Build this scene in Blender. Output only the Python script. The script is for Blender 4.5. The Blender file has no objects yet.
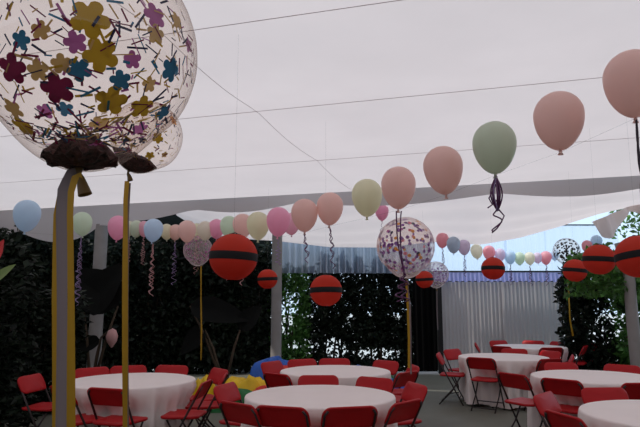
import bpy, math, random
from mathutils import Vector, Matrix
R = math.radians
PI = math.pi
SC = bpy.context.scene
COL = SC.collection
rnd = random.Random(7)

# ------------------------------------------------------------------ camera, sky, sun, exposure
FPX = 580.0
PITCH = 8.8
CAMZ = 1.63
cam_d = bpy.data.cameras.new('camera')
cam_d.sensor_width = 36.0
cam_d.lens = FPX / 640.0 * 36.0
cam_d.clip_end = 200
cam = bpy.data.objects.new('camera', cam_d)
COL.objects.link(cam)
cam.location = (0, 0, CAMZ)
cam.rotation_euler = (R(90 + PITCH), 0, 0)
SC.camera = cam

w = bpy.data.worlds.new('sky')
SC.world = w
w.use_nodes = True
bg = w.node_tree.nodes['Background']
bg.inputs['Color'].default_value = (0.62, 0.80, 1.0, 1)
bg.inputs['Strength'].default_value = 1.25

sun_d = bpy.data.lights.new('sun', 'SUN')
sun_d.energy = 3.3
sun_d.angle = R(1.5)
sun_d.color = (1.0, 0.93, 0.85)
sun = bpy.data.objects.new('sun', sun_d)
COL.objects.link(sun)
sun.rotation_euler = Vector((-0.9, -0.12, 1.3)).to_track_quat('Z', 'Y').to_euler()

SC.view_settings.view_transform = 'Standard'
SC.view_settings.look = 'None'
SC.view_settings.exposure = 0.0
SC.view_settings.gamma = 1.0
SC.view_settings.use_curve_mapping = False
SC.cycles.transparent_max_bounces = 24
SC.cycles.max_bounces = 10
SC.cycles.diffuse_bounces = 6
SC.cycles.sample_clamp_indirect = 6.0

# ------------------------------------------------------------------ helpers
_ct, _st = math.cos(R(PITCH)), math.sin(R(PITCH))
def at(px, py, y):
    """world point at distance y (along +Y) on the sight line of a photo pixel"""
    u, v = px - 320.0, 213.5 - py
    k = y / (FPX * _ct - v * _st)
    return Vector((u * k, y, CAMZ + (FPX * _st + v * _ct) * k))

def lin(c):
    out = []
    for x in c:
        x /= 255.0
        out.append(x / 12.92 if x <= 0.04045 else ((x + 0.055) / 1.055) ** 2.4)
    return tuple(out) + (1.0,)

def mat(name, rgb, rough=0.6, metal=0.0, transl=0.0, transp=0.0, noise=0.0, nscale=6.0, spec=0.3, emit=None, bump=0.0, island=0.0):
    m = bpy.data.materials.new(name)
    m.use_nodes = True
    nt = m.node_tree
    N, L = nt.nodes, nt.links
    p = N['Principled BSDF']
    out = N['Material Output']
    c = lin(rgb)
    p.inputs['Base Color'].default_value = c
    p.inputs['Roughness'].default_value = rough
    p.inputs['Metallic'].default_value = metal
    p.inputs['Specular IOR Level'].default_value = spec
    colsock = None
    if noise > 0 or bump > 0:
        tc = N.new('ShaderNodeTexCoord')
        nz = N.new('ShaderNodeTexNoise')
        nz.inputs['Scale'].default_value = nscale
        nz.inputs['Detail'].default_value = 5
        L.new(tc.outputs['Object'], nz.inputs['Vector'])
        if noise > 0:
            mr = N.new('ShaderNodeMapRange')
            mr.inputs[1].default_value = 0.3
            mr.inputs[2].default_value = 0.7
            mr.inputs[3].default_value = 1 - noise
            mr.inputs[4].default_value = 1 + noise
            L.new(nz.outputs['Fac'], mr.inputs[0])
            mx = N.new('ShaderNodeVectorMath')
            mx.operation = 'SCALE'
            mx.inputs[0].default_value = c[:3]
            L.new(mr.outputs[0], mx.inputs['Scale'])
            colsock = mx.outputs[0]
        if bump > 0:
            b = N.new('ShaderNodeBump')
            b.inputs['Strength'].default_value = bump
            b.inputs['Distance'].default_value = 0.02
            L.new(nz.outputs['Fac'], b.inputs['Height'])
            L.new(b.outputs[0], p.inputs['Normal'])
    if island > 0:
        g = N.new('ShaderNodeNewGeometry')
        mr = N.new('ShaderNodeMapRange')
        mr.inputs[3].default_value = 1 - island
        mr.inputs[4].default_value = 1 + island
        L.new(g.outputs['Random Per Island'], mr.inputs[0])
        mx = N.new('ShaderNodeVectorMath')
        mx.operation = 'SCALE'
        mx.inputs[0].default_value = c[:3]
        L.new(mr.outputs[0], mx.inputs['Scale'])
        colsock = mx.outputs[0]
    if colsock:
        L.new(colsock, p.inputs['Base Color'])
    last = p.outputs[0]
    if transl > 0:
        t = N.new('ShaderNodeBsdfTranslucent')
        t.inputs['Color'].default_value = c
        if colsock:
            L.new(colsock, t.inputs['Color'])
        mix = N.new('ShaderNodeMixShader')
        mix.inputs[0].default_value = transl
        L.new(last, mix.inputs[1])
        L.new(t.outputs[0], mix.inputs[2])
        last = mix.outputs[0]
    if transp > 0:
        t = N.new('ShaderNodeBsdfTransparent')
        mix = N.new('ShaderNodeMixShader')
        mix.inputs[0].default_value = transp
        L.new(last, mix.inputs[1])
        L.new(t.outputs[0], mix.inputs[2])
        last = mix.outputs[0]
    if emit:
        p.inputs['Emission Color'].default_value = c
        p.inputs['Emission Strength'].default_value = emit
    L.new(last, out.inputs['Surface'])
    return m

class MB:
    """collects verts and faces, links ONE mesh object"""
    def __init__(self):
        self.v, self.f = [], []
    def add(self, vs, fs):
        o = len(self.v)
        self.v.extend([tuple(x) for x in vs])
        self.f.extend([tuple(i + o for i in f) for f in fs])
    def box(self, c, s, rot=None):
        vs = [Vector((sx * s[0] / 2, sy * s[1] / 2, sz * s[2] / 2)) for sx in (-1, 1) for sy in (-1, 1) for sz in (-1, 1)]
        if rot:
            vs = [rot @ q for q in vs]
        vs = [q + Vector(c) for q in vs]
        self.add(vs, [(0, 1, 3, 2), (4, 6, 7, 5), (0, 4, 5, 1), (2, 3, 7, 6), (0, 2, 6, 4), (1, 5, 7, 3)])
    def tube(self, pts, r, n=8, cap=True):
        pts = [Vector(p) for p in pts]
        vs, fs = [], []
        prev = None
        for i, p in enumerate(pts):
            t = (pts[min(i + 1, len(pts) - 1)] - pts[max(i - 1, 0)])
            if t.length < 1e-9:
                t = Vector((0, 0, 1))
            t.normalize()
            if prev is None:
                a = Vector((1, 0, 0)) if abs(t.x) < 0.8 else Vector((0, 1, 0))
            else:
                a = prev
            a = (a - t * a.dot(t)).normalized()
            prev = a
            b = t.cross(a)
            ri = r[i] if isinstance(r, (list, tuple)) else r
            for k in range(n):
                an = 2 * PI * k / n
                vs.append(p + (a * math.cos(an) + b * math.sin(an)) * ri)
        for i in range(len(pts) - 1):
            for k in range(n):
                k2 = (k + 1) % n
                fs.append((i * n + k, i * n + k2, (i + 1) * n + k2, (i + 1) * n + k))
        if cap:
            fs.append(tuple(range(n - 1, -1, -1)))
            fs.append(tuple((len(pts) - 1) * n + k for k in range(n)))
        self.add(vs, fs)
    def lathe(self, prof, c=(0, 0, 0), n=24):
        """prof: list of (r, z) from top to bottom"""
        vs, fs = [], []
        c = Vector(c)
        for r, z in prof:
            for k in range(n):
                an = 2 * PI * k / n
                vs.append(c + Vector((r * math.cos(an), r * math.sin(an), z)))
        for i in range(len(prof) - 1):
            for k in range(n):
                k2 = (k + 1) % n
                fs.append((i * n + k, (i + 1) * n + k, (i + 1) * n + k2, i * n + k2))
        fs.append(tuple(range(n)))
        fs.append(tuple((len(prof) - 1) * n + k for k in range(n - 1, -1, -1)))
        self.add(vs, fs)
    def grid(self, nu, nv, fn):
        vs = [fn(i / (nu - 1), j / (nv - 1)) for j in range(nv) for i in range(nu)]
        fs = [(j * nu + i, j * nu + i + 1, (j + 1) * nu + i + 1, (j + 1) * nu + i) for j in range(nv - 1) for i in range(nu - 1)]
        self.add(vs, fs)
    def band(self, pts, width, wdir=(1, 0, 0)):
        """flat ribbon along pts"""
        wd = wdir if isinstance(wdir, list) else Vector(wdir)
        vs, fs = [], []
        for i, p in enumerate(pts):
            wv = wd[i] if isinstance(wdir, list) else wd
            vs += [Vector(p) - wv * width / 2, Vector(p) + wv * width / 2]
        for i in range(len(pts) - 1):
            fs.append((2 * i, 2 * i + 1, 2 * i + 3, 2 * i + 2))
        self.add(vs, fs)
    def build(self, name, m, parent=None, smooth=True, loc=None, mats=None):
        me = bpy.data.meshes.new(name)
        me.from_pydata(self.v, [], self.f)
        me.validate()
        if smooth:
            me.polygons.foreach_set('use_smooth', [True] * len(me.polygons))
        me.materials.append(m)
        if mats:
            for q in mats: me.materials.append(q)
            me.polygons.foreach_set('material_index', [i % (len(mats) + 1) for i in range(len(me.polygons))])
        me.update()
        o = bpy.data.objects.new(name, me)
        COL.objects.link(o)
        if parent:
            o.parent = parent
        if loc is not None:
            o.location = loc
        return o

def auto_sharp(o, deg=40):
    o.data.set_sharp_from_angle(angle=R(deg))
    return o

def tag(o, label=None, cat=None, group=None, kind=None):
    if label: o['label'] = label
    if cat: o['category'] = cat
    if group: o['group'] = group
    if kind: o['kind'] = kind
    return o

def empty(name, loc, rz=0.0):
    o = bpy.data.objects.new(name, None)
    o.empty_display_size = 0.1
    COL.objects.link(o)
    o.location = loc
    o.rotation_euler = (0, 0, rz)
    return o

def copy_tree(o, parent=None):
    c = o.copy()
    COL.objects.link(c)
    if parent:
        c.parent = parent
    for ch in list(o.children):
        copy_tree(ch, c)
    return c

def solidify(o, t, off=0.0):
    md = o.modifiers.new('thickness', 'SOLIDIFY')
    md.thickness = t
    md.offset = off
    return o

# plan axes of the canopy (it stands turned 16 degrees to the sight line)
UA = Vector((0.96, -0.28, 0))
VA = Vector((0.28, 0.96, 0))
def UV(u, v, z=0.0):
    return UA * u + VA * v + Vector((0, 0, z))
CZ = 3.70          # canopy height
VEND = 10.4        # far edge of the main canopy
def vline(px, v):
    """distance Y at which pixel column px crosses the line v = const"""
    return v / (0.96 + 0.28 * (px - 320) / FPX)

# ------------------------------------------------------------------ materials
M = {}
M['canopy'] = mat('white_canopy_fabric', (226, 213, 210), 0.8, transl=0.47, noise=0.03, nscale=1.2)
M['cord'] = mat('grey_seam', (196, 178, 178), 0.8, transl=0.6)
M['valance_cloth'] = mat('shaded_canopy_cloth', (200, 195, 196), 0.85, transl=0.16)  # greyer and less translucent than the canopy, imitating shade on the strip
M['floor'] = mat('grey_concrete', (102, 102, 92), 0.55, noise=0.12, nscale=1.6, bump=0.05)
M['ground'] = mat('pale_paving', (176, 178, 176), 0.8, noise=0.1, nscale=0.8)
M['kerb'] = mat('pale_kerb', (190, 196, 200), 0.7)
M['pole'] = mat('white_painted_pole', (140, 136, 134), 0.55, noise=0.08, nscale=4)
M['backing'] = mat('dark_backing', (22, 26, 22), 0.9, noise=0.3, nscale=3)
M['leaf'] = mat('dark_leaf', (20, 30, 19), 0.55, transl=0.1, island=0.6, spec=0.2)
M['leaf_bright'] = mat('sunlit_leaf', (74, 118, 52), 0.5, transl=0.4, island=0.5, spec=0.5)  # leaf green brightened to stand in for sunlight on the foliage
M['leaf_big'] = mat('broad_leaf', (20, 21, 20), 0.85, spec=0.08, transl=0.05, noise=0.2, nscale=5)
M['stem'] = mat('bark', (70, 58, 46), 0.85, noise=0.2, nscale=8)
M['cloth'] = mat('white_tablecloth', (238, 226, 222), 0.85, transl=0.12, noise=0.02, nscale=3)
M['table'] = mat('table_board', (190, 184, 172), 0.6)
M['steel'] = mat('dark_steel_tube', (62, 54, 54), 0.4, metal=0.6)
M['red'] = mat('red_plastic', (164, 20, 25), 0.45, noise=0.06, nscale=5, spec=0.2)
M['curtain'] = mat('grey_white_curtain', (190, 187, 188), 0.85, transl=0.15)
M['sheer'] = mat('sheer_blue_curtain', (214, 230, 252), 0.7, transl=0.7, transp=0.6)
M['silver'] = mat('silver_drape', (152, 162, 178), 0.34, metal=0.5, transl=0.16, transp=0.1)
M['valance'] = mat('lilac_valance', (176, 178, 226), 0.7, transl=0.45)
M['black'] = mat('black_paint', (18, 18, 20), 0.6)
M['nylon'] = mat('clear_nylon_line', (200, 196, 196), 0.4, transp=0.8)
M['band'] = mat('black_paper', (20, 18, 20), 0.7)
M['gold'] = mat('gold_ribbon', (176, 136, 40), 0.42, metal=0.35, transl=0.2)
M['dullgold'] = mat('dull_ribbon', (132, 120, 122), 0.45, metal=0.2, transl=0.2)
M['golddark'] = mat('brown_gold_neck', (110, 84, 44), 0.4, transl=0.2)
M['purple'] = mat('purple_ribbon', (96, 52, 92), 0.35, metal=0.2)
M['lilacrib'] = mat('lilac_ribbon', (150, 128, 168), 0.4, transl=0.2)
M['pinkrib'] = mat('pale_pink_ribbon', (206, 160, 160), 0.4, transl=0.3)
M['darkrib'] = mat('dark_ribbon', (46, 36, 48), 0.4)

def lantern_mat():
    m = mat('red_lantern_paper', (224, 72, 52), 0.65, transl=0.5)
    nt = m.node_tree
    N, L = nt.nodes, nt.links
    p = N['Principled BSDF']
    tc = N.new('ShaderNodeTexCoord')
    wv = N.new('ShaderNodeTexWave')
    wv.wave_type = 'BANDS'
    wv.bands_direction = 'Z'
    wv.inputs['Scale'].default_value = 26
    L.new(tc.outputs['Object'], wv.inputs['Vector'])
    b = N.new('ShaderNodeBump')
    b.inputs['Strength'].default_value = 0.35
    b.inputs['Distance'].default_value = 0.01
    L.new(wv.outputs['Fac'], b.inputs['Height'])
    L.new(b.outputs[0], p.inputs['Normal'])
    return m
M['lantern'] = lantern_mat()

LATEX = {'peach': (250, 221, 214), 'green': (222, 229, 212), 'yellow': (245, 242, 218), 'hot pink': (253, 198, 220),
         'pink': (250, 206, 220), 'blue': (218, 236, 251), 'cream': (246, 243, 228), 'lilac': (238, 226, 241),
         'mint': (230, 242, 224), 'grey-blue': (208, 218, 230), 'rose': (248, 192, 200)}
for k, c in LATEX.items():
    M['latex_' + k] = mat('latex_' + k.replace(' ', '_').replace('-', '_'), c, 0.32, transl=0.58, spec=0.45)

def film_mat(name, tint, haze, hazec, edge=0.5):
    m = bpy.data.materials.new(name)
    m.use_nodes = True
    nt = m.node_tree
    N, L = nt.nodes, nt.links
    out = N['Material Output']
    N.remove(N['Principled BSDF'])
    tr = N.new('ShaderNodeBsdfTransparent')
    tr.inputs['Color'].default_value = lin(tint)
    df = N.new('ShaderNodeBsdfTranslucent')
    df.inputs['Color'].default_value = lin(hazec)
    gl = N.new('ShaderNodeBsdfGlossy')
    gl.inputs['Roughness'].default_value = 0.06
    lw = N.new('ShaderNodeLayerWeight')
    lw.inputs['Blend'].default_value = edge
    pw = N.new('ShaderNodeMath'); pw.operation = 'POWER'; pw.inputs[1].default_value = 3.0
    L.new(lw.outputs['Facing'], pw.inputs[0])
    ml = N.new('ShaderNodeMath'); ml.operation = 'MULTIPLY_ADD'; ml.inputs[1].default_value = 0.4; ml.inputs[2].default_value = haze
    L.new(pw.outputs[0], ml.inputs[0])
    m1 = N.new('ShaderNodeMixShader')
    L.new(ml.outputs[0], m1.inputs[0])
    L.new(tr.outputs[0], m1.inputs[1])
    L.new(df.outputs[0], m1.inputs[2])
    m2 = N.new('ShaderNodeMixShader')
    m2.inputs[0].default_value = 0.035
    L.new(m1.outputs[0], m2.inputs[1])
    L.new(gl.outputs[0], m2.inputs[2])
    L.new(m2.outputs[0], out.inputs['Surface'])
    return m
M['film'] = film_mat('clear_balloon_film', (252, 247, 243), 0.012, (150, 128, 120))
M['film_dot'] = film_mat('milky_balloon_film', (253, 247, 245), 0.24, (244, 230, 226))
CONF = {'mustard': (196, 160, 44), 'maroon': (122, 24, 70), 'teal': (50, 118, 156), 'mauve': (182, 104, 168), 'tan': (206, 172, 112), 'navy': (48, 52, 86), 'orange': (232, 160, 80), 'violet': (132, 84, 164), 'rosepaper': (226, 130, 152), 'blackfoil': (26, 24, 34)}
for k, c in CONF.items():
    M['c_' + k] = mat('confetti_' + k, c, 0.55, transl=0.3)
M['pile'] = mat('confetti_pile', (62, 34, 34), 0.8, noise=0.9, nscale=60, bump=0.6)

# ------------------------------------------------------------------ structure: ground, floor, canopy
b = MB(); b.add([(-60, -30, -0.06), (60, -30, -0.06), (60, 90, -0.06), (-60, 90, -0.06)], [(0, 1, 2, 3)])
tag(b.build('ground', M['ground'], smooth=False), kind='structure')
b = MB(); b.box((0.5, 3.4, -0.03), (19, 21, 0.06))
tag(b.build('floor', M['floor'], smooth=False), kind='structure')
b = MB(); b.box((0.9, 13.96, 0.02), (3.7, 0.14, 0.05))
tag(b.build('trim_1', M['kerb'], smooth=False), kind='structure')

SEAM_V = []
def canz(u, v):
    # shallow billows between the seams
    s = 0.0
    for a, c in ((-6, -3.9), (-3.9, -1.9), (-1.9, 0.1), (0.1, 2.1), (2.1, 3.72), (3.72, 5.62), (5.62, 7.9), (7.9, VEND)):
        if a <= v <= c:
            t = (v - a) / (c - a)
            s = -0.05 * math.sin(PI * t)
    return CZ + s
b = MB()
U0, U1, V0 = -13.0, 9.5, -6.0  # left side runs on unseen to keep the sun off the floor
b.grid(40, 83, lambda i, j: UV(U0 + (U1 - U0) * i, V0 + (VEND - V0) * j, canz(0, V0 + (VEND - V0) * j)))
ceil_o = tag(b.build('ceiling', M['canopy']), kind='structure')
for v in (-1.9, 0.1, 2.1, 3.72, 5.62, 7.9):
    b = MB(); b.tube([UV(U0 + (U1 - U0) * t / 20, v, CZ - 0.012) for t in range(21)], 0.0024, 5)
    b.build('seam_cord', M['cord'], ceil_o)
b = MB(); b.tube([UV(-2.35, 2.1 + (VEND - 2.1) * t / 30, canz(0, 2.1 + (VEND - 2.1) * t / 30) - 0.012) for t in range(31)], 0.0022, 5)
b.build('seam_cord', M['cord'], ceil_o)

# hanging end strip of the main canopy: deep on the left, shallow to the right, shade toned into its cloth
TIES = [-13.0, -10.0, -7.9, -5.7, -3.55, 0.2, 2.6, 5.6, 9.5]
def strip_drop(u):
    d = 0.68 if u < -8.2 else (0.68 - 0.33 * (u + 8.2) / 1.2 if u < -7.0 else (0.35 - .09 * (u + 7.0) / 1.5 if u < -5.5 else 0.26))
    for a, c in zip(TIES, TIES[1:]):
        if a <= u <= c:
            t = (u - a) / (c - a)
            return d * (0.72 + 0.4 * math.sin(PI * t))
    return d
b = MB()
b.grid(120, 7, lambda i, j: UV(U0 + (U1 - U0) * i, VEND + 0.05 * math.sin(40 * i) * j, CZ - strip_drop(U0 + (U1 - U0) * i) * j))
tag(b.build('trim_2', M['valance_cloth']), kind='structure')

# far canopy: a second sheet drooping towards the curtains
Bpts = [(176, 214), (210, 238), (275, 241), (330, 247), (380, 247), (435, 241), (480, 244), (520, 237), (560, 226), (600, 213), (640, 204), (700, 200)]
def bot(i):
    x = i * (len(Bpts) - 1)
    k = min(int(x), len(Bpts) - 2)
    t = x - k
    px = Bpts[k][0] * (1 - t) + Bpts[k + 1][0] * t
    py = Bpts[k][1] * (1 - t) + Bpts[k + 1][1] * t
    return px, py
def farsheet(i, j):
    px, py = bot(i)
    q = at(px, py, vline(px, 13.4))
    D0 = vline(px, VEND + 0.12)
    p = Vector(((px - 320) / FPX * D0, D0, CZ - 0.02))
    r = p.lerp(q, j)
    r.z -= 0.16 * math.sin(PI * j) * (0.6 + 0.4 * math.sin(i * 9)) + 0.02 * math.sin(j * 24 + i * 5)
    return r
b = MB(); b.grid(70, 24, farsheet)
tag(b.build('far_canopy_sheet', M['canopy']), 'white fabric canopy sheet drooping behind the main ceiling towards the curtains', 'canopy')

# loose corner of cloth on the right
def corner(i, j):
    a = at(592 + 52 * i, 222 - 22 * i, 11.2)
    c = at(600 + 46 * i, 232 - 16 * i + 10 * math.sin(i * 7), 11.4)
    r = a.lerp(c, j)
    r.y += 0.08 * math.sin(i * 20)
    return r
b = MB(); b.grid(24, 6, corner)
tag(b.build('fabric_tail', M['canopy']), 'crumpled pale tail of canopy fabric hanging above the right-hand shrubs', 'fabric')

# poles
def pole(px, D, r, lab, top):
    x = (px - 320) / FPX * D
    b = MB(); b.lathe([(r, top), (r * 1.0, top * 0.6), (r * 1.05, 0.1), (r * 1.15, 0.0)], (x, D, 0), 18)
    o = b.build('tent_pole', M['pole'])
    auto_sharp(o)
    return tag(o, lab, 'pole', 'poles carrying the canopy')
pole(100, 12.35, 0.135, 'thick white canopy pole behind the left-hand table, partly hidden by a broad leaf', 3.3)
pole(277, 13.0, 0.115, 'slim grey-white pole in front of the sunlit hedge gap, behind the far centre table', 3.2)

# added walls that block outside light, mostly unseen: a dark fence behind the planting, a side wall and one behind the viewer
def wall(name, x0, y0, x1, y1, h, m):
    b = MB()
    d = Vector((x1 - x0, y1 - y0, 0))
    b.box(((x0 + x1) / 2, (y0 + y1) / 2, h / 2), (d.length, 0.1, h), Matrix.Rotation(math.atan2(d.y, d.x), 3, 'Z'))
    return tag(b.build(name, m, smooth=False), kind='structure')
wall('shade_wall_back', -11.5, 12.9, -1.35, 15.9, 5.5, M['backing'])  # added, and raised out of view to keep skylight off the end strip
wall('shade_wall_left', -10.9, -7, -10.9, 13.0, 3.4, M['backing'])
wall('shade_wall_right', 9.6, -7, 9.6, 8.5, 3.4, M['backing'])
wall('shade_wall_front', -10.9, -7, 9.6, -7, 3.4, M['backing'])

# ------------------------------------------------------------------ curtains at the back
def pleat(X0, X1, z0, z1, y, n, amp, seed=1, nz=10, flare=0.0):
    rr = random.Random(seed)
    ph = [rr.uniform(0, 6.28) for _ in range(4)]
    def fn(i, j):
        x = X0 + (X1 - X0) * i
        a = amp * (0.45 + 0.55 * (1 - j)) 
        o = a * (math.sin(2 * PI * n * i + ph[0]) + 0.5 * math.sin(2 * PI * n * 0.37 * i + ph[1]) + 0.3 * math.sin(2 * PI * n * 2.1 * i + ph[2]))
        return Vector((x, y + o + flare * (1 - j), z0 + (z1 - z0) * j))
    b = MB(); b.grid(int(n * 10) + 2, nz, fn)
    return b
tag(pleat(2.92, 4.42, 0.03, 2.14, 14.05, 16, 0.009, 2).build('stage_curtain', M['curtain']), 'left half of the closed grey-white pleated curtain under the lilac ruffle', 'curtain', 'closed curtains behind the far tables')
tag(pleat(4.36, 5.78, 0.03, 2.14, 14.0, 15, 0.009, 3).build('stage_curtain', M['curtain']), 'right half of the closed grey-white pleated curtain under the lilac ruffle', 'curtain', 'closed curtains behind the far tables')
b = MB()
def valf(i, j):
    x = 2.72 + 3.32 * i
    scal = 0.035 * abs(math.sin(PI * 22 * i))
    return Vector((x, 13.883 + 0.035 * math.sin(2 * PI * 33 * i) * (1 - j), 2.36 * j + (2.12 - 0.0 + scal) * (1 - j) - scal * 0))
b.grid(330, 5, valf)
tag(b.build('ruffle_valance', M['valance']), 'lilac-blue ruffle with a scalloped hem above the grey curtain', 'valance')
b = MB(); b.tube([(2.7, 13.9, 2.38), (6.1, 13.9, 2.38)], 0.02, 8)
tag(b.build('curtain_rail', M['black']), 'thin dark rail along the top of the lilac ruffle', 'rail')
sheers = [(2.66, 3.62, 'sheer pale blue curtain left of the pink and lilac balloons, next to the silver drape'),
          (3.56, 4.62, 'brightest sheer white-blue curtain above the middle of the grey curtain'),
          (4.56, 5.62, 'sheer pale blue curtain behind the cream and pink balloons, left of the silver-dotted clear balloon'),
          (5.56, 7.4, 'sheer pale blue curtain at the right end, above the lanterns and shrubs')]
for k, (x0, x1, lab) in enumerate(sheers):
    tag(pleat(x0, x1, 2.3, 3.55, 14.35 - 0.06 * (k % 2), 7, 0.03, 10 + k, 6).build('sheer_curtain', M['sheer']), lab, 'curtain', 'sheer curtains above the ruffle')
b = MB(); b.tube([(-1.2, 14.35, 3.56), (7.5, 14.35, 3.56)], 0.02, 8)
tag(b.build('sheer_rail', M['black']), 'dark rail carrying the silver and sheer curtains under the drooping canopy', 'rail')
tag(pleat(-1.15, 0.85, 2.36, 3.56, 14.28, 13, 0.06, 21, 6).build('silver_drape', M['silver']), 'left half of the silver-blue drape hung over the hedge, behind the banded lantern', 'drape', 'silver drapes over the hedge')
tag(pleat(0.8, 2.74, 2.36, 3.56, 14.33, 12, 0.06, 22, 6).build('silver_drape', M['silver']), 'right half of the silver-blue drape, behind the dotted clear balloon', 'drape', 'silver drapes over the hedge')
for x, lab in ((2.84, 'black post at the left end of the grey curtain'), (5.88, 'black post at the right end of the grey curtain')):
    b = MB(); b.box((x, 14.02, 1.2), (0.11, 0.11, 2.4))
    tag(b.build('curtain_post', M['black'], smooth=False), lab, 'post', 'posts of the curtain')
# dark doorway cloth left of the curtain
tag(pleat(2.25, 2.8, 0.02, 2.4, 14.2, 4, 0.02, 31).build('black_drape', mat('black_cloth', (10, 10, 11), .95, spec=.05)), 'narrow black drape between the hedge and the grey curtain', 'drape')
wall('wall_stage', 2.7, 14.75, 6.0, 14.75, 2.3, M['backing'])

# ------------------------------------------------------------------ planting
def leaf_cloud(n, sx, sy, sz, L, seed, gaps=(), taper=0.25, org=(0, 0, 0)):
    rr = random.Random(seed)
    b = MB()
    V, F = b.v, b.f
    o = Vector(org)
    cnt = 0
    while cnt < n:
        x, y, z = rr.uniform(-1, 1), rr.uniform(-1, 1), rr.random()
        lim = 1 - taper * z ** 2
        if (abs(x) ** 4 + abs(y) ** 2.5) > lim:
            continue
        p = Vector((x * sx, y * sy, 0.02 + z * sz))
        bump = 1 + 0.12 * math.sin(x * 7 + seed) * math.cos(z * 9 + seed)
        p.z *= bump if z > .5 else 1
        skip = False
        for (gc, gr, keep) in gaps:
            d = (p + o - gc)
            if (d.x / gr[0]) ** 2 + (d.z / gr[1]) ** 2 < 1 and rr.random() > keep:
                skip = True
                break
        cnt += 1
        if skip:
            continue
        l = L * rr.uniform(0.6, 1.25)
        d = Vector((rr.gauss(0, 1), rr.gauss(0, 1), rr.gauss(-0.3, 0.8))).normalized()
        s = d.cross(Vector((rr.gauss(0, 1), rr.gauss(0, 1), rr.gauss(0, 1)))).normalized()
        nn = d.cross(s)
        k = len(V)
        w_ = l * 0.26
        V += [tuple(p), tuple(p + d * l * .45 + s * w_ + nn * l * .06), tuple(p + d * l), tuple(p + d * l * .45 - s * w_ + nn * l * .06)]
        F += [(k, k + 1, k + 2), (k, k + 2, k + 3)]
    return b
def shrub_stems(sz, seed, b=None):
    rr = random.Random(seed)
    b = MB()
    for k in range(5):
        x, y = rr.uniform(-.3, .3), rr.uniform(-.15, .15)
        b.tube([(x, y, 0), (x + rr.uniform(-.1, .1), y, sz * .35), (x + rr.uniform(-.3, .3), y, sz * .8)], [0.03, 0.022, 0.008], 6)
    return b
def make_shrub(loc, foliage, stems, lab, group, leafm, rz=0.0):
    e = empty('hedge_shrub', loc, rz)
    foliage.build('foliage', leafm, e, smooth=False)
    stems.build('stem', M['stem'], e)
    return tag(e, lab, 'shrub', group)

# left dark hedge: two shapes repeated along the fence
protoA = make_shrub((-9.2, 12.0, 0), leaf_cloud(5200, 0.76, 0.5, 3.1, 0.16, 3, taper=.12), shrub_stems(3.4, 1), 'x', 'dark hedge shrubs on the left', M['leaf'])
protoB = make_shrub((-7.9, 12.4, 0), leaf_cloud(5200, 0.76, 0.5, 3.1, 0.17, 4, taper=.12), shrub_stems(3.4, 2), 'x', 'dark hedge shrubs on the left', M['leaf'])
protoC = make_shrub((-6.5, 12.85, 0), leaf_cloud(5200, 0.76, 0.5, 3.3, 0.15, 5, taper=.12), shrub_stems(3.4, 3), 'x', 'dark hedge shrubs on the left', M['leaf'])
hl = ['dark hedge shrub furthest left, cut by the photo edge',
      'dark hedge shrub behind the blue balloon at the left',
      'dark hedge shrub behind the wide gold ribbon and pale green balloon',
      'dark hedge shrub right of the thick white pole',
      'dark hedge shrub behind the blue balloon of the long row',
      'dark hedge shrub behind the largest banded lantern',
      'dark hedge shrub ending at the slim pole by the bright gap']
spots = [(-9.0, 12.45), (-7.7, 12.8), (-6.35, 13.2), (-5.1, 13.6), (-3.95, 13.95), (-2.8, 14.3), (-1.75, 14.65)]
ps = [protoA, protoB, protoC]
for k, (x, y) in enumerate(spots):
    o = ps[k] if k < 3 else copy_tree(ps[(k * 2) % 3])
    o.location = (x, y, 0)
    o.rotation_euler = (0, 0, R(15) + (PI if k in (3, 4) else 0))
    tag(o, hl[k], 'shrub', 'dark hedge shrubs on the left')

for (x, y, rz, sc, lab) in ((-4.36, 9.1, .9, .55, 'low dark shrub behind the leftmost chair of the left-hand table'), (-4.4, 7.55, .4, .72, 'dark bushy shrub at the left edge beside the leftmost chair'), (-5.75, 9.6, 2.2, .85, 'dark shrub at the left edge, behind the bushy one by the leftmost chair')):
    o = copy_tree(protoC)
    o.location = (x, y, 0)
    o.rotation_euler = (0, 0, rz)
    o.scale = (.95, .95, sc)
    tag(o, lab, 'shrub', 'dark shrubs beside the left-hand table')
def gap(px, py, D, rx, rz, keep=0.1):
    return (at(px, py, D), (rx, rz), keep)
GD = 14.75
GAPS_C = [gap(287, 318, GD, .22, .5, .12), gap(290, 298, GD, .16, .2, .25), gap(335, 348, GD, .32, .26, .12), gap(378, 353, GD, .62, .17, .1), gap(292, 345, GD, .26, .12, .3),
          gap(385, 290, GD, .22, .12, .45), gap(350, 320, GD, .16, .2, .5), gap(400, 318, GD, .12, .25, .5), gap(312, 345, GD, .2, .16, .4)]
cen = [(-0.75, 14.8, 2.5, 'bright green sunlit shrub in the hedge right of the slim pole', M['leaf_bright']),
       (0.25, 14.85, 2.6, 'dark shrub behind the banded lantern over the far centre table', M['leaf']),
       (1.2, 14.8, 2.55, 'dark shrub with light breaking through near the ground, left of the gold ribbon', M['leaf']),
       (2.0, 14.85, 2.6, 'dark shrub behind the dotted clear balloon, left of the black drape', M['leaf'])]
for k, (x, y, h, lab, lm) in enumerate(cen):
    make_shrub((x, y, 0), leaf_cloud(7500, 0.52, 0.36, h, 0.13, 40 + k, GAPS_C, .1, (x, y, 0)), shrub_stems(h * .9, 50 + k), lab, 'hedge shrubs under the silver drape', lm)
RD = 12.3
GAPS_R = [gap(600, 322, RD, .2, .36, .3), gap(616, 330, RD, .2, .3, .25), gap(590, 336, RD, .16, .2, .2), gap(578, 357, RD, .3, .1, .2), gap(612, 312, RD, .14, .25, .15), gap(598, 300, RD, .15, .2, .4), gap(636, 318, RD, .14, .4, .3)]
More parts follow.
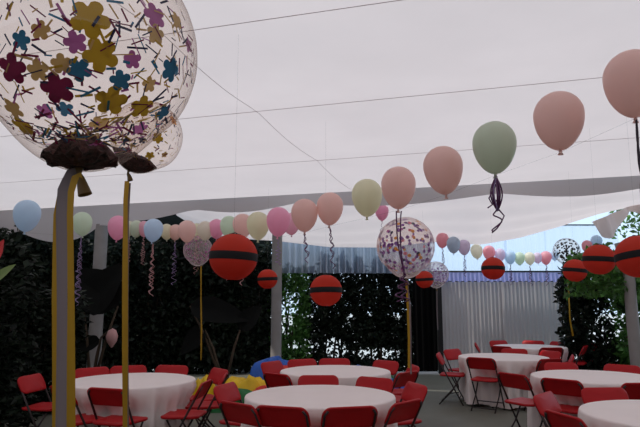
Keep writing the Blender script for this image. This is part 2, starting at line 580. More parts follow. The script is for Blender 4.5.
rig = [(5.55, 12.3, 2.35, 'dark shrub at the right end of the grey curtain, behind the small red chair', M['leaf']),
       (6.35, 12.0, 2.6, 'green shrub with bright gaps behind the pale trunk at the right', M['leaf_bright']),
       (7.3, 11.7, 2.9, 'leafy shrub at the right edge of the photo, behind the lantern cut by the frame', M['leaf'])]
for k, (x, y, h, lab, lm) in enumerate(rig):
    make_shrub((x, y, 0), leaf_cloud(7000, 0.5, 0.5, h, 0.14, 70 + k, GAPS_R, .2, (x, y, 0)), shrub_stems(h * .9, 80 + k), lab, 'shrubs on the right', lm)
# young tree whose pale trunk stands at the right edge
tx, ty = (628 - 320) / FPX * 9.3, 9.3
e = empty('small_tree', (tx, ty, 0))
b = MB(); b.tube([(0, 0, 0), (.01, 0, .6), (-.01, 0, 1.4), (.02, .05, 2.1), (-.1, .1, 2.6)], [.105, .095, .09, .085, .05], 14)
b.build('trunk', M['pole'], e)
fo = leaf_cloud(1500, 0.75, 0.4, 0.75, 0.13, 66, taper=.5).build('foliage', M['leaf_bright'], e, smooth=False)
fo.location = (-.1, .35, 1.75)
tag(e, 'young tree with a pale trunk and sunlit-toned green crown at the right edge', 'tree')
# overhanging branch top right
def branch(loc, seed, n, lab):
    e = empty('leafy_branch', loc)
    rr = random.Random(seed)
    leaf_cloud(n, 0.9, 0.5, 0.7, 0.16, seed, taper=.5).build('foliage', M['leaf_bright'], e, smooth=False)
    b = MB(); b.tube([(1.6, 0.3, -0.9), (0.7, 0.1, 0.1), (-0.3, 0, 0.35)], [0.04, 0.03, 0.01], 6)
    b.build('stem', M['stem'], e)
    return tag(e, lab, 'branch')
q = at(630, 222, 12.2)
branch((q.x + .45, 12.2, q.z - .3), 91, 260, 'leafy branch under the canopy corner at the right edge, above the lanterns')

# broad-leaved plants on the left
def broad_leaf(b, base, tip, width, droop, up=Vector((0, 0, 1))):
    base, tip = Vector(base), Vector(tip)
    d = tip - base
    s = d.cross(Vector((0, -1, 0.4))).normalized()
    nrm = s.cross(d).normalized()
    def fn(i, j):
        t = j
        wv = width * (math.sin(PI * min(1, t ** 0.62 * 1.0)) ** 0.8) if 0 < t < 1 else 0.0
        e = (i - .5) * 2
        p = base + d * t - Vector((0, 0, droop * t * t)) + s * e * wv + nrm * (0.25 * wv * abs(e))
        return p
    b.grid(9, 14, fn)
def broad_plant(loc, leaves, lab, bract=None):
    e = empty('broad_leaf_plant', loc)
    o = Vector(loc)
    for (base, tip, wd, dr) in leaves:
        b = MB(); b.tube([(0, 0, 0), (Vector(base) - o) * .6 + Vector((0, 0, .1)), Vector(base) - o], [0.035, 0.025, 0.015], 6)
        st = b.build('stalk', M['stem'], e)
        b = MB(); broad_leaf(b, Vector(base) - o, Vector(tip) - o, wd, dr)
        b.build('leaf', M['leaf_big'], e)
    if bract:
        b = MB()
        q = Vector(bract) - o
        b.lathe([(0.0, .16), (.07, .12), (.11, .02), (.09, -.08), (.03, -.17), (.0, -.2)], q, 12)
        x = b.build('bract', mat('pale_pink_bract', (196, 150, 148), 0.6), e)
        x['label'] = 'pale pink hanging bract'
        b = MB(); b.tube([(0, 0, 0), q * .7 + Vector((-.1, 0, .3)), q + Vector((0, 0, .15))], .02, 6)
        b.build('stalk', M['stem'], e)
    return tag(e, lab, 'plant')
D = 10.9
def foot(px, D):
    q = at(px, 372, D); q.z = 0
    return q
broad_plant(foot(92, D), [(at(118, 306, D), at(66, 268, D), .42, .05), (at(84, 312, D), at(126, 262, D), .36, .0), (at(100, 340, D), at(70, 350, D), .14, .1)],
            'plant with huge dark leaf in front of the thick white pole, pale pink bract below', at(112, 337, D))
D = 11.6
broad_plant(foot(225, D), [(at(190, 306, D), at(252, 318, D), .26, .05), (at(205, 330, D), at(180, 350, D), .2, .1), (at(240, 330, D), at(262, 300, D), .2, .1)],
            'plant with broad grey-green leaves under the largest banded lantern')
# small plant with a red leaf at the far left edge
D = 5.0
p0 = at(-22, 330, D); p0.z = 0
e = empty('red_leaf_plant', p0)
for (bx, by, tx, ty, wd, m_) in ((-6, 262, 4, 238, .05, 'red'), (-8, 282, 16, 263, .045, 'g'), (-12, 300, -30, 270, .06, 'g')):
    A, T = at(bx, by, D) - p0, at(tx, ty, D) - p0
    b = MB(); b.tube([(0, 0, 0), A * .55, A], .008, 6); b.build('stalk', M['stem'], e)
    b = MB(); broad_leaf(b, A, T, wd, .01)
    lf = b.build('leaf', mat('red_bract', (200, 60, 62), .5, transl=.3) if m_ == 'red' else mat('pale_green_leaf', (120, 140, 84), .5, transl=.3), e)
    lf['label'] = 'red leaf' if m_ == 'red' else 'pale green leaf'
tag(e, 'plant with a red leaf peeking in at the left edge of the photo', 'plant')

# chairs: table, angle round it, label, extra distance, twist
CH = [
 ('L', 183, 'at the left-hand table, left of the wide gold ribbon', 0.1, -10),
 ('L', 253, 'at the left-hand table, mostly behind the wide gold ribbon', 0.0, -22),
 ('L', 281, 'before the left-hand table, right edge crossed by the thin gold ribbon', 0.02, -30),
 ('L', 135, 'behind the left-hand table, just right of the wide gold ribbon', 0, 0),
 ('L', 110, 'behind the left-hand table, middle of three, beside the thin gold ribbon', 0, 0),
 ('L', 79, 'behind the left-hand table, rightmost of three, before the dark hedge', 0, 0),
 ('L', 36, 'at the far right of the left-hand table, facing it', 0.05, 0),
 ('L', -35, 'right of the left-hand table, whole seat and crossed legs visible', .06, 30),
 ('L', 4, 'right of the left-hand table, behind another with crossed legs', 0, 0),
 ('N', 252, 'before the front centre table, left of two at the bottom edge', -.06, 0),
 ('N', 284, 'before the front centre table, right of two at the bottom edge', -.06, 0),
 ('N', 316, 'at the near right of the front centre table, back to the viewer', -.05, 0),
 ('N', 22, 'at the right end of the front centre table, beside open floor', 0.0, -4),
 ('N', 229, 'at the near left of the front centre table, back to the viewer', -0.02, 0),
 ('N', 160, 'at the left end of the front centre table, facing it', -0.03, 0),
 ('N', 91, 'between the two centre tables, left one of the pair', 0, 0),
 ('N', 55, 'between the two centre tables, right one of the pair', 0, 0),
 ('M', 228, 'with a dark back at the near left of the second centre table', 0, 0),
 ('M', 145, 'left of the second centre table, against the blue inflatable', .02, 0),
 ('M', 116, 'behind the second centre table, leftmost, under the bright hedge gap', 0, 0),
 ('M', 89, 'behind the second centre table, middle one of three', 0, 0),
 ('M', 45, 'behind the second centre table, rightmost of three', 0, 0),
 ('M', 8, 'at the right end of the second centre table, below the gold ribbon', 0, 0),
 ('M', -34, 'at the near right of the second centre table, seen from its side', 0, -10),
 ('A', 180, 'left of the table before the curtain, on the open floor', .0, -18),
 ('A', 234, 'in front of the table before the curtain, legs fully visible', -.05, 0),
 ('A', 128, 'at the far left of the table before the curtain', 0, 0),
 ('A', -20, 'at the right end of the table before the curtain', 0, 0),
 ('A', 25, 'at the far right of the table before the curtain', 0, 0),
 ('A', 62, 'behind the table before the curtain, right of the middle', 0, 0),
 ('A', -68, 'at the near right of the table before the curtain', 0, 0),
 ('B', 165, 'at the left end of the farthest table by the grey curtain', 0, 0),
 ('B', 222, 'at the near left of the farthest table by the grey curtain', 0, 0),
 ('B', 272, 'in front of the farthest table by the grey curtain, middle one', 0, 0),
 ('B', 108, 'behind the farthest table, left one against the curtain', 0, 0),
 ('B', 66, 'behind the farthest table, middle one against the curtain', 0, 0),
 ('B', 35, 'behind the farthest table, right one near the black post', 0, 0),
 ('B', -35, 'at the near right of the farthest table', 0, 0),
 ('B', 5, 'at the right end of the farthest table, before the dark shrub', .25, 10),
 ('C', 186, 'left of the right-hand middle table, crossed legs on the floor', 0.02, 25),
 ('C', 226, 'before the right-hand middle table, first from its left', -.08, 0),
 ('C', 272, 'before the right-hand middle table, second from its left', -.05, 0),
 ('C', 88, 'behind the right-hand middle table, left one of two', 0, 0),
 ('C', 46, 'behind the right-hand middle table, right one by the pale trunk', 0, 0),
 ('D', 138, 'at the far left of the bottom right corner table, facing it', 0.0, 0),
 ('D', 196, 'left of the bottom right corner table, at the bottom edge', .0, 0),
 ('D', 94, 'behind the bottom right corner table, fully visible front', .0, 0),
 ('D', 62, 'behind the bottom right corner table, cut by the right edge', .0, 0),
]

# ------------------------------------------------------------------ tables, cloths
def fold_profile(seed):
    rr = random.Random(seed)
    return [(rr.randint(13, 17), rr.uniform(0, 6.28), .026), (rr.randint(24, 30), rr.uniform(0, 6.28), .022), (rr.randint(5, 8), rr.uniform(0, 6.28), .014)]
TR = 0.725
TABLES = {}
def table(key, x, y, lab, clab, seed):
    e = empty('round_table', (x, y, 0))
    b = MB(); b.lathe([(TR - .02, .742), (TR - .012, .735), (TR - .012, .715), (TR - .02, .708)], n=48)
    auto_sharp(b.build('tabletop', M['table'], e))
    for sx in (-1, 1):
        for sy in (-1, 1):
            b = MB(); b.tube([(sx * .3, sy * .42, .71), (sx * .34, sy * .46, 0)], .016, 8)
            b.build('leg', M['steel'], e)
    tag(e, lab, 'table', 'round banquet tables')
    fp = fold_profile(seed)
    rings = [(0.0, .752), (.25, .752), (.5, .752), (.66, .752), (.705, .751), (.722, .747), (.728, .735)]
    n = 240
    b = MB()
    vs = [(0, 0, .752)]
    fs = []
    R_ = rings[1:] + [('s', t / 9) for t in range(1, 10)]
    for r in R_:
        for k in range(n):
            a = 2 * PI * k / n
            if r[0] == 's':
                s = r[1]
                f = sum(am * math.sin(fr * a + ph) for fr, ph, am in fp)
                rad = .728 + .03 * s + f * min(1, s * 2.2)
                for (kk, an_, _l, dr_, tw_) in CH:
                    if kk == key and dr_ < .12:
                        dd = (math.degrees(a) - an_ + 180) % 360 - 180
                        q_ = max(0.0, min(1.0, (s - .12) / .25)); q_ = q_ * q_ * (3 - 2 * q_)
                        rad -= (.115 - dr_) * math.exp(-(dd / 19.0) ** 4) * q_
                z = .735 - s * (.735 - .035) + .012 * math.sin(7 * a) * s
            else:
                rad, z = r
            vs.append((rad * math.cos(a), rad * math.sin(a), z))
    for k in range(n):
        fs.append((0, 1 + k, 1 + (k + 1) % n))
    for i in range(len(R_) - 1):
        for k in range(n):
            k2 = (k + 1) % n
            fs.append((1 + i * n + k, 1 + (i + 1) * n + k, 1 + (i + 1) * n + k2, 1 + i * n + k2))
    b.add(vs, fs)
    tag(b.build('tablecloth', M['cloth'], loc=(x, y, 0)), clab, 'tablecloth', 'white round tablecloths')
    TABLES[key] = Vector((x, y, 0))
table('L', -2.19, 6.96, 'round banquet table under the cloth at the left, behind the gold ribbons', 'white floor-length cloth on the left-hand round table', 1)
table('N', 0.0, 5.84, 'round banquet table under the cloth in the front centre', 'white cloth on the front centre round table, nearest the bottom edge', 2)
table('M', 0.2, 7.9, 'round banquet table under the cloth just behind the front centre one', 'white cloth on the second centre table, behind the front centre one', 3)
table('A', 3.06, 9.95, 'round banquet table under the cloth facing the open floor before the curtain', 'white cloth on the table with open floor at its left, before the grey curtain', 4)
table('B', 4.32, 12.25, 'round banquet table under the cloth right in front of the grey curtain', 'bluish white cloth on the farthest table, right in front of the grey curtain', 5)
table('C', 3.34, 7.3, 'round banquet table under the cloth at the right, before the pale trunk', 'white cloth on the right-hand middle table, before the pale trunk', 6)
table('D', 2.87, 4.85, 'round banquet table under the cloth in the bottom right corner', 'white cloth in the bottom right corner, cut by the photo edge', 7)

# ------------------------------------------------------------------ folding chairs
def rrect(w_, h_, r, n=5):
    pts = []
    for cx, cy, a0 in ((w_ / 2 - r, h_ / 2 - r, 0), (-w_ / 2 + r, h_ / 2 - r, 90), (-w_ / 2 + r, -h_ / 2 + r, 180), (w_ / 2 - r, -h_ / 2 + r, 270)):
        for k in range(n + 1):
            a = R(a0 + 90 * k / n)
            pts.append((cx + r * math.cos(a), cy + r * math.sin(a)))
    return pts
def slab(w_, h_, t, r, fn):
    """rounded plate in (a, b, thickness) space mapped by fn"""
    b = MB()
    lay = [(.0, -t / 2, .35), (.0, -t / 2, .7), (.010, -t / 2, 1), (0, -t / 2 + .006, 1), (0, t / 2 - .006, 1), (.010, t / 2, 1), (.0, t / 2, .7), (.0, t / 2, .35)]
    vs, fs = [], []
    n = 0
    for ins, tt, sc in lay:
        o = rrect(w_ - 2 * ins, h_ - 2 * ins, max(.004, r - ins))
        n = len(o)
        vs += [fn(a * sc, c * sc, tt) for a, c in o]
    for i in range(len(lay) - 1):
        for k in range(n):
            k2 = (k + 1) % n
            fs.append((i * n + k, i * n + k2, (i + 1) * n + k2, (i + 1) * n + k))
    fs.append(tuple(range(n - 1, -1, -1)))
    fs.append(tuple((len(lay) - 1) * n + k for k in range(n)))
    b.add(vs, fs)
    return b
def make_chair():
    e = empty('folding_chair', (0, 0, 0))
    sb = slab(.43, .40, .03, .07, lambda a, c, t: Vector((a * (1 + .08 * (c / .2)), c, .452 + t + .35 * a * a - .012 * math.cos(c * 8))))
    sb.build('seat', M['red'], e)
    F0, T0 = Vector((0, .17, 0)), Vector((0, -.25, .80))
    up = (T0 - F0).normalized()
    nb = Vector((0, up.z, -up.y))
    cc = F0.lerp(T0, .885)
    bb = slab(.47, .205, .022, .065, lambda a, c, t: cc + Vector((a, 0, 0)) + up * c + nb * (t + .012 + .0 - .42 * a * a + .018))
    bb.build('backrest', M['red'], e)
    for s in (-1, 1):
        b = MB(); b.tube([F0 + Vector((s * .205, 0, 0)), F0.lerp(T0, .5) + Vector((s * .215, 0, 0)), F0.lerp(T0, .93) + Vector((s * .215, 0, 0)), F0.lerp(T0, .975) + Vector((s * .19, 0, 0))], .0115, 8)
        b.build('front_leg', M['steel'], e)
    for s in (-1, 1):
        b = MB(); b.tube([(s * .185, .13, .437), (s * .185, 0, .22), (s * .185, -.215, .0)], .0105, 8)
        b.build('rear_leg', M['steel'], e)
    b = MB(); b.tube([F0.lerp(T0, .14) + Vector((-.206, 0, 0)), F0.lerp(T0, .14) + Vector((.206, 0, 0))], .009, 6)
    b.build('crossbar', M['steel'], e)
    b = MB(); b.tube([(-.185, -.165, .05), (.185, -.165, .05)], .009, 6)
    b.build('crossbar', M['steel'], e)
    return e
chair0 = make_chair()
first = [True]
def chair(key, ang, lab, dr=0.0, twist=0.0):
    c = TABLES[key]
    r = 0.85 + dr
    a = R(ang)
    x, y = c.x + r * math.cos(a), c.y + r * math.sin(a)
    o = chair0 if first[0] else copy_tree(chair0)
    first[0] = False
    o.location = (x, y, 0)
    o.rotation_euler = (0, 0, a + PI / 2 + R(twist))
    tag(o, 'red folding chair ' + lab, 'chair', 'red folding chairs round the tables')
for c in CH:
    chair(*c)

# ------------------------------------------------------------------ deflated inflatable heap
e = empty('deflated_inflatable', (-.6, 9.65, 0))
def blob(x, y, sx, sy, sz, seed, m, lab):
    def fn(i, j):
        a, h = 2 * PI * i, j
        rr = math.sqrt(max(0, 1 - h ** 2.2)) if j < 1 else 0
        wob = 1 + .12 * math.sin(3 * a + seed) + .08 * math.sin(7 * a + seed * 2 + 4 * h)
        from mathutils import noise as _n
        wob *= 1 + .22 * _n.noise(Vector((math.cos(a) * 2, math.sin(a) * 2, h * 2 + seed)))
        h = h * (1 + .3 * _n.noise(Vector((math.cos(a) * rr * 3, math.sin(a) * rr * 3, seed * 3.3))))
        return Vector((x + sx * rr * wob * math.cos(a), y + sy * rr * wob * math.sin(a), sz * (h * (1 + .16 * math.sin(5 * a + seed) * (1 - h)) + .07 * math.sin(9 * a + 11 * h + seed) * rr * h)))
    b = MB(); b.grid(40, 12, fn)
    o = b.build('panel', m, e)
    o['label'] = lab
Mi = {k: mat('inflatable_' + k, c, .4, noise=.1, nscale=6, bump=.5) for k, c in {'blue': (28, 84, 170), 'yellow': (224, 184, 30), 'green': (30, 104, 52), 'red': (206, 52, 36)}.items()}
blob(-.2, .25, .5, .34, .75, 1, Mi['blue'], 'blue panel at the top of the heap')
blob(-.46, -.12, .34, .22, .48, 2, Mi['yellow'], 'yellow panel in the middle')
blob(-.72, .0, .30, .24, .46, 6, Mi['yellow'], 'yellow panel at the left')
blob(-.66, -.38, .42, .22, .33, 3, Mi['green'], 'green panel at the bottom')
blob(-.18, -.34, .40, .22, .38, 4, Mi['red'], 'red panel')
blob(.12, .1, .42, .36, .62, 9, Mi['red'], 'red panel at the back')
blob(-1.22, -.05, .22, .2, .48, 5, Mi['yellow'], 'yellow end behind the left-hand table')
blob(1.2, .0, .45, .4, .62, 7, Mi['blue'], 'blue panel at the right')
blob(1.72, -.25, .26, .26, .48, 8, Mi['blue'], 'blue panel by the gold ribbon')
blob(1.55, -.0, .3, .3, .58, 10, Mi['green'], 'green panel at the right')
tag(e, 'heap of deflated blue, yellow, green and red inflatable behind the centre tables', 'inflatable')

# ------------------------------------------------------------------ red paper lanterns
def make_lantern():
    e = empty('paper_lantern', (0, 0, 0))
    prof = []
    for k in range(25):
        t = R(14) + (PI - R(28)) * k / 24
        prof.append((math.sin(t) * (1 + .008 * (k % 2)), math.cos(t)))
    b = MB()
    n = 36
    vs = [(r * math.cos(2 * PI * k / n), r * math.sin(2 * PI * k / n), z) for r, z in prof for k in range(n)]
    fs = [(i * n + k, (i + 1) * n + k, (i + 1) * n + (k + 1) % n, i * n + (k + 1) % n) for i in range(24) for k in range(n)]
    b.add(vs, fs)
    b.build('shade', M['lantern'], e)
    b = MB()
    pr = [(math.sqrt(1 - z * z) + .012, z) for z in (.17, .08, 0, -.08, -.17)]
    vs = [(r * math.cos(2 * PI * k / n), r * math.sin(2 * PI * k / n), z) for r, z in pr for k in range(n)]
    fs = [(i * n + k, (i + 1) * n + k, (i + 1) * n + (k + 1) % n, i * n + (k + 1) % n) for i in range(4) for k in range(n)]
    b.add(vs, fs)
    b.build('band', M['band'], e)
    b = MB(); b.tube([(.24 * math.cos(2 * PI * k / 16), .24 * math.sin(2 * PI * k / 16), .97) for k in range(17)], .02, 5)
    b.tube([(-.24, 0, .97), (0, 0, 1.06), (.24, 0, .97)], .018, 5)
    b.build('wire_ring', M['black'], e)
    return e
lan0 = make_lantern()
def ceil_at(x, y):
    v = VA.x * x + VA.y * y
    return CZ - .005 if v < VEND else CZ - .08 - .62 * min(1, (v - VEND) / 3.0) ** 1.0
LR = 0.175
LAN = [(233.5, 257, 48, 'largest red paper lantern with a black band, left of centre below the long balloon row'),
       (267.5, 279, 20, 'small red paper lantern with a black band in front of the slim pole'),
       (326, 290.5, 32, 'red paper lantern with a black band over the far centre table'),
       (424.5, 279.5, 17.5, 'smallest red paper lantern with a black band, right of the dotted clear balloon'),
       (493, 268.5, 23, 'red paper lantern with a black band in front of the lilac ruffle'),
       (575, 270.5, 23, 'red paper lantern with a black band below the silver-dotted clear balloon'),
       (599, 259.5, 31, 'red paper lantern with a black band, second from the right edge'),
       (638, 256.5, 43, 'red paper lantern with a black band cut by the right photo edge')]
for k, (px, py, wd, lab) in enumerate(LAN):
    D = 2 * LR * FPX / wd
    s = LR
    if D > 11.3:
        s = LR * 11.3 / D; D = 11.3
    q = at(px, py, D)
    o = lan0 if k == 0 else copy_tree(lan0)
    o.location = q
    o.scale = (s, s, s * .97)
    o.rotation_euler = (R(rnd.uniform(-3, 3)), R(rnd.uniform(-4, 4) + (5 if k > 4 else 0)), rnd.uniform(0, 6))
    tag(o, lab, 'lantern', 'red paper lanterns hung from the canopy')
    bpy.context.view_layer.update()
    zt, o_ = ceil_at(q.x, q.y), q + Vector((0, 0, s * 1.2))
    for _k in range(40):
        hit, hp, _n, _i, ho, _m = SC.ray_cast(bpy.context.evaluated_depsgraph_get(), o_, Vector((0, 0, 1)))
        if not hit: break
        if ho.name.startswith(('ceiling', 'far_canopy')):
            zt = hp.z
            break
        o_ = hp + Vector((0, 0, .004))
    b = MB(); b.tube([(q.x, q.y, q.z + s * .98), (q.x, q.y, zt)], .001, 4)
    tag(b.build('hanging_cord', M['nylon']), 'thin cord holding the ' + lab.replace(' with a black band', ''), 'cord', 'cords of the paper lanterns')

# ------------------------------------------------------------------ latex balloons
def make_latex():
    prof = []
    n = 26
    for k in range(n):
        ph = R(3) + (PI - R(3) - R(4)) * k / (n - 1)
        c, s = math.cos(ph), math.sin(ph)
        if c >= 0:
            prof.append((s, c))
        else:
            prof.append((s ** 1.12 * (1 - .05 * c * c), c * 1.52))
    body = MB(); body.lathe(prof, n=28)
    neck = MB(); neck.lathe([(.055, -1.50), (.05, -1.545), (.085, -1.57), (.055, -1.59), (.06, -1.62), (.115, -1.70), (.10, -1.71)], n=12)
    return body, neck
lb, ln = make_latex()
BAL = {}
def latex(px, py, wd, col, lab, group, dmax=13.2, dia=0.27, squash=1.0, D=None):
    if D is None:
        D = dia * FPX / wd
    if D > dmax:
        D = dmax
    Rr = wd / 2 / FPX * D * 1.0
    q = at(px, py, D)
    if col not in BAL:
        e = empty('balloon', (0, 0, 0))
        lb.build('skin', M['latex_' + col], e)
        ln.build('knot', M['latex_' + col], e)
        BAL[col] = e
        o = e
    else:
        o = empty('balloon', (0, 0, 0))
        for ch in BAL[col].children:
            if ch.name.startswith('ribbon'):
                continue
            c = ch.copy(); COL.objects.link(c); c.parent = o
    o.scale = (Rr, Rr, Rr * squash)
    # the pixel centre is the middle of the whole outline: 1.0 above the ball centre, 1.55 below it
    o.location = q + Vector((0, 0, .26 * Rr))
    o.rotation_euler = (R(rnd.uniform(-4, 4)), R(rnd.uniform(-5, 5)), rnd.uniform(0, 6))
    tag(o, lab, 'balloon', group)
    return o, Vector(o.location) + Vector((0, 0, -1.62 * Rr)), Rr
def curl(start, length, seed, rad=.02, turns=9, drift=(0, 0)):
    rr = random.Random(seed)
    pts = []
    n = int(length * 60) + 12
    ph = rr.uniform(0, 6)
    for k in range(n):
        t = k / (n - 1)
        am = rad * (.15 + .85 * min(1, t * 2)) * (.6 + .6 * math.sin(t * 7 + ph) ** 2)
        pts.append(Vector((start.x + drift[0] * t + am * math.cos(turns * 6.28 * t + ph), start.y + drift[1] * t + am * math.sin(turns * 6.28 * t + ph), start.z - length * t)))
    return pts
def ribbon(o, strands, m, r=.0045):
    """strands are world paths; joined as one ribbon part of balloon o"""
    Mi_ = (Matrix.Translation(o.location) @ o.rotation_euler.to_matrix().to_4x4() @ Matrix.Diagonal((*o.scale, 1))).inverted()
    b = MB()
    sc = o.scale[0]
    for s in strands:
        b.tube([Mi_ @ p for p in s], r / sc, 5)
    return b.build('ribbon', m, o)

G1 = 'balloons of the long row from the right edge to the white pole'
row = [(633, 84, 57, 'peach', 'largest peach balloon, cut by the right photo edge'),
       (559, 121.5, 50, 'peach', 'peach balloon second from the right end of the long row, right of the green one'),
       (494.5, 148, 44, 'green', 'pale green balloon high in the long row with a bunch of purple ribbon'),
       (443, 170.5, 40, 'peach', 'peach balloon just left of the large green one, nearest to it'),
       (398.5, 188, 35, 'peach', 'peach balloon whose dark ribbon falls over the dotted clear balloon'),
       (367, 198, 31, 'yellow', 'pale yellow balloon between two peach ones, next to a small pink one'),
       (330, 209, 27, 'peach', 'peach balloon over the silver drape, right one of an overlapping peach pair'),
       (304.5, 215.5, 27, 'peach', 'peach balloon over the silver drape, left one of an overlapping peach pair'),
       (291, 224, 18, 'pink', 'pink balloon mostly hidden behind the left peach balloon of the overlapping pair'),
       (278.5, 222, 24, 'hot pink', 'hot pink balloon between the pale yellow and peach ones above the small lantern'),
       (258, 226, 23, 'yellow', 'pale yellow balloon left of the hot pink one, above the largest lantern'),
       (242.5, 226, 20, 'peach', 'peach balloon right above the top of the largest lantern'),
       (229, 227, 18, 'mint', 'mint green balloon between a pink and a peach one above the largest lantern'),
       (216.5, 229, 16, 'hot pink', 'pink balloon at the upper left of the largest lantern'),
       (205, 231, 16, 'cream', 'cream balloon left of the pink one, above the purple dotted clear balloon'),
       (196.5, 232, 14, 'yellow', 'pale yellow balloon right of the far peach one, above the purple dotted clear balloon'),
       (187, 231.5, 18, 'peach', 'peach balloon in the left part of the row, fourth right of the blue one'),
       (175.5, 232.5, 13, 'peach', 'smaller peach balloon between the yellow one and a bigger peach one in the left part'),
       (166.5, 232, 13, 'yellow', 'pale yellow balloon touching the right side of the blue one'),
       (153.5, 230.5, 19, 'blue', 'pale blue balloon inside the left part of the long row'),
       (144, 229, 13, 'pink', 'pale pink balloon just left of the blue one, half hidden'),
       (136.5, 229, 14, 'mint', 'mint green balloon between the thin gold ribbon and the blue balloon'),
       (129.5, 228.5, 12, 'cream', 'cream balloon just right of the thin gold ribbon'),
       (118, 228, 20, 'hot pink', 'bright pink balloon at the left end of the long row, behind the thin gold ribbon')]
RB = {}
for k, (px, py, wd, col, lab) in enumerate(row):
    o, nk, rr_ = latex(px, py, wd, col, lab, G1, dmax=10.6)
    RB[k] = (o, nk, rr_)
def st(k, lens, m, rad=.02, drift=(0, 0), turns=7, r=.0045):
    o, nk, rr_ = RB[k]
    ribbon(o, [curl(nk, L_, (k if isinstance(k, int) else ord(k)) * 10 + i, rad, turns, drift) for i, L_ in enumerate(lens)], m, r)
st(0, [.62, .58, .6], M['darkrib'], .006, turns=2, r=.005)
# big purple bunch of the green balloon
o, nk, rr_ = RB[2]
stn = []
for i in range(11):
    a = i * .9
    P = [nk + Vector(((.010 + .012 * (i % 3)) * math.sin(t * PI) * math.cos(a) * 1.6 , .03 * math.sin(t * PI) * math.sin(a) * 1.6, -.22 * t)) for t in [x / 9 for x in range(10)]]
    stn.append(P)
P = curl(nk + Vector((0, 0, -.15)), .20, 5, .03, 2, (-.01, 0)); stn.append(P)
stn.append([nk + Vector(d) for d in ((0, 0, -.2), (.04, 0, -.25), (.02, 0, -.29), (-.01, 0, -.33), (-.04, 0, -.355))])
stn.append([nk + Vector(d) for d in ((0, 0, -.05), (-.05, 0, -.14), (-.03, 0, -.18), (-.06, 0, -.2))])
ribbon(o, stn, M['purple'], .0048)
ribbon(o, [[p + Vector((.008 * j - .012, -.012, 0)) for p in stn[j * 2]] for j in range(3)], M['lilacrib'], .004)
o, nk, rr_ = RB[4]
stn = [[nk + Vector((-.02 * math.sin(PI * t) + .04 * (i - .5) * (1 - t) + .035 * t, 0, (.03 * math.sin(PI * min(1, t * 4)) - .50 * t))) for t in [x / 16 for x in range(17)]] for i in range(2)]
stn += [curl(nk + Vector((.03, 0, -.45)),   .25, 7 + i, .03, 4, (-.05 + .05 * i, 0)) for i in range(2)]
ribbon(o, stn, M['purple'], .0055)
st(6, [.42, .3], M['purple'], .02, (.03, 0), 4)
st(7, [.3, .22], M['purple'], .02, (.03, 0), 3)
st(9, [.3], M['lilacrib'], .03)
st(13, [.55], M['lilacrib'], .03)
st(15, [.6, .4], M['pinkrib'], .03)
st(17, [.8, .6], M['lilacrib'], .04)
st(19, [.75, .7, .6], M['pinkrib'], .03)
st(20, [.5, .45], M['pinkrib'], .035)
st(22, [.5, .4], M['pinkrib'], .035)
for k in (11, 12):
    st(k, [.62], M['pinkrib'], .03)

G2 = 'balloons of the short row on the far left'
o, nk, r_ = latex(27, 216, 26, 'blue', 'pale blue balloon alone at the far left', G2)
RB['a'] = (o, nk, r_)
o, nk, r_ = latex(82, 224, 19.5, 'mint', 'pale green balloon just right of the wide gold ribbon', G2)
RB['b'] = (o, nk, r_)
st('b', [.95, .9, .7], M['lilacrib'], .035, turns=9)
G3 = 'balloons of the far row before the blue curtains'
o, nk, r_ = latex(382, 212.5, 13.5, 'hot pink', 'small pink balloon below the pale yellow one, above the dotted clear balloon', G3, dmax=11.2)
RB['c'] = (o, nk, r_); st('c', [.3], M['purple'], .02, (-.05, 0), 3)
far = [(442.5, 240.5, 12.5, 'rose', 'rose pink balloon at the left end of the far row'),
       (453.5, 245, 13.5, 'grey-blue', 'grey-blue balloon second from the left in the far row'),
       (464, 247.5, 12.5, 'lilac', 'pale lilac balloon third from the left in the far row'),
       (476.5, 251.5, 12, 'cream', 'cream balloon between a lilac and a rose one in the far row'),
       (489, 253, 12, 'rose', 'rose pink balloon just above the lantern over the grey curtain'),
       (500, 255, 10.5, 'lilac', 'whitish lilac balloon right of the rose one above the lantern'),
       (510, 257.5, 11, 'blue', 'pale blue balloon in the middle of the far row'),
       (519.5, 258.5, 10.5, 'mint', 'mint green balloon right of the blue one in the far row'),
       (529.5, 258.5, 10.5, 'cream', 'cream balloon right of the mint green one in the far row'),
       (537.5, 258, 9, 'lilac', 'lilac balloon half hidden left of the last rose one before the silver-dotted balloon'),
       (546, 258, 11, 'rose', 'rose pink balloon left of the silver-dotted clear balloon'),
       (554.5, 255, 9, 'blue', 'small pale blue balloon half behind the silver-dotted clear balloon'),
       (587, 246.5, 10, 'rose', 'rose pink balloon right of the silver-dotted clear balloon'),
       (596.5, 242, 11, 'blue', 'pale blue balloon at the right end of the far row, below the fabric tail')]
for k, (px, py, wd, col, lab) in enumerate(far):
    o, nk, r_ = latex(px, py, wd, col, lab, G3, dmax=13.0 if k < 12 else 11.8)
    RB['f%d' % k] = (o, nk, r_)
    if k in (0, 2, 6, 8, 10):
        ribbon(o, [curl(nk, L_, 300 + k, .03, 4) for L_ in (.45, .35)], M['purple'], .006)

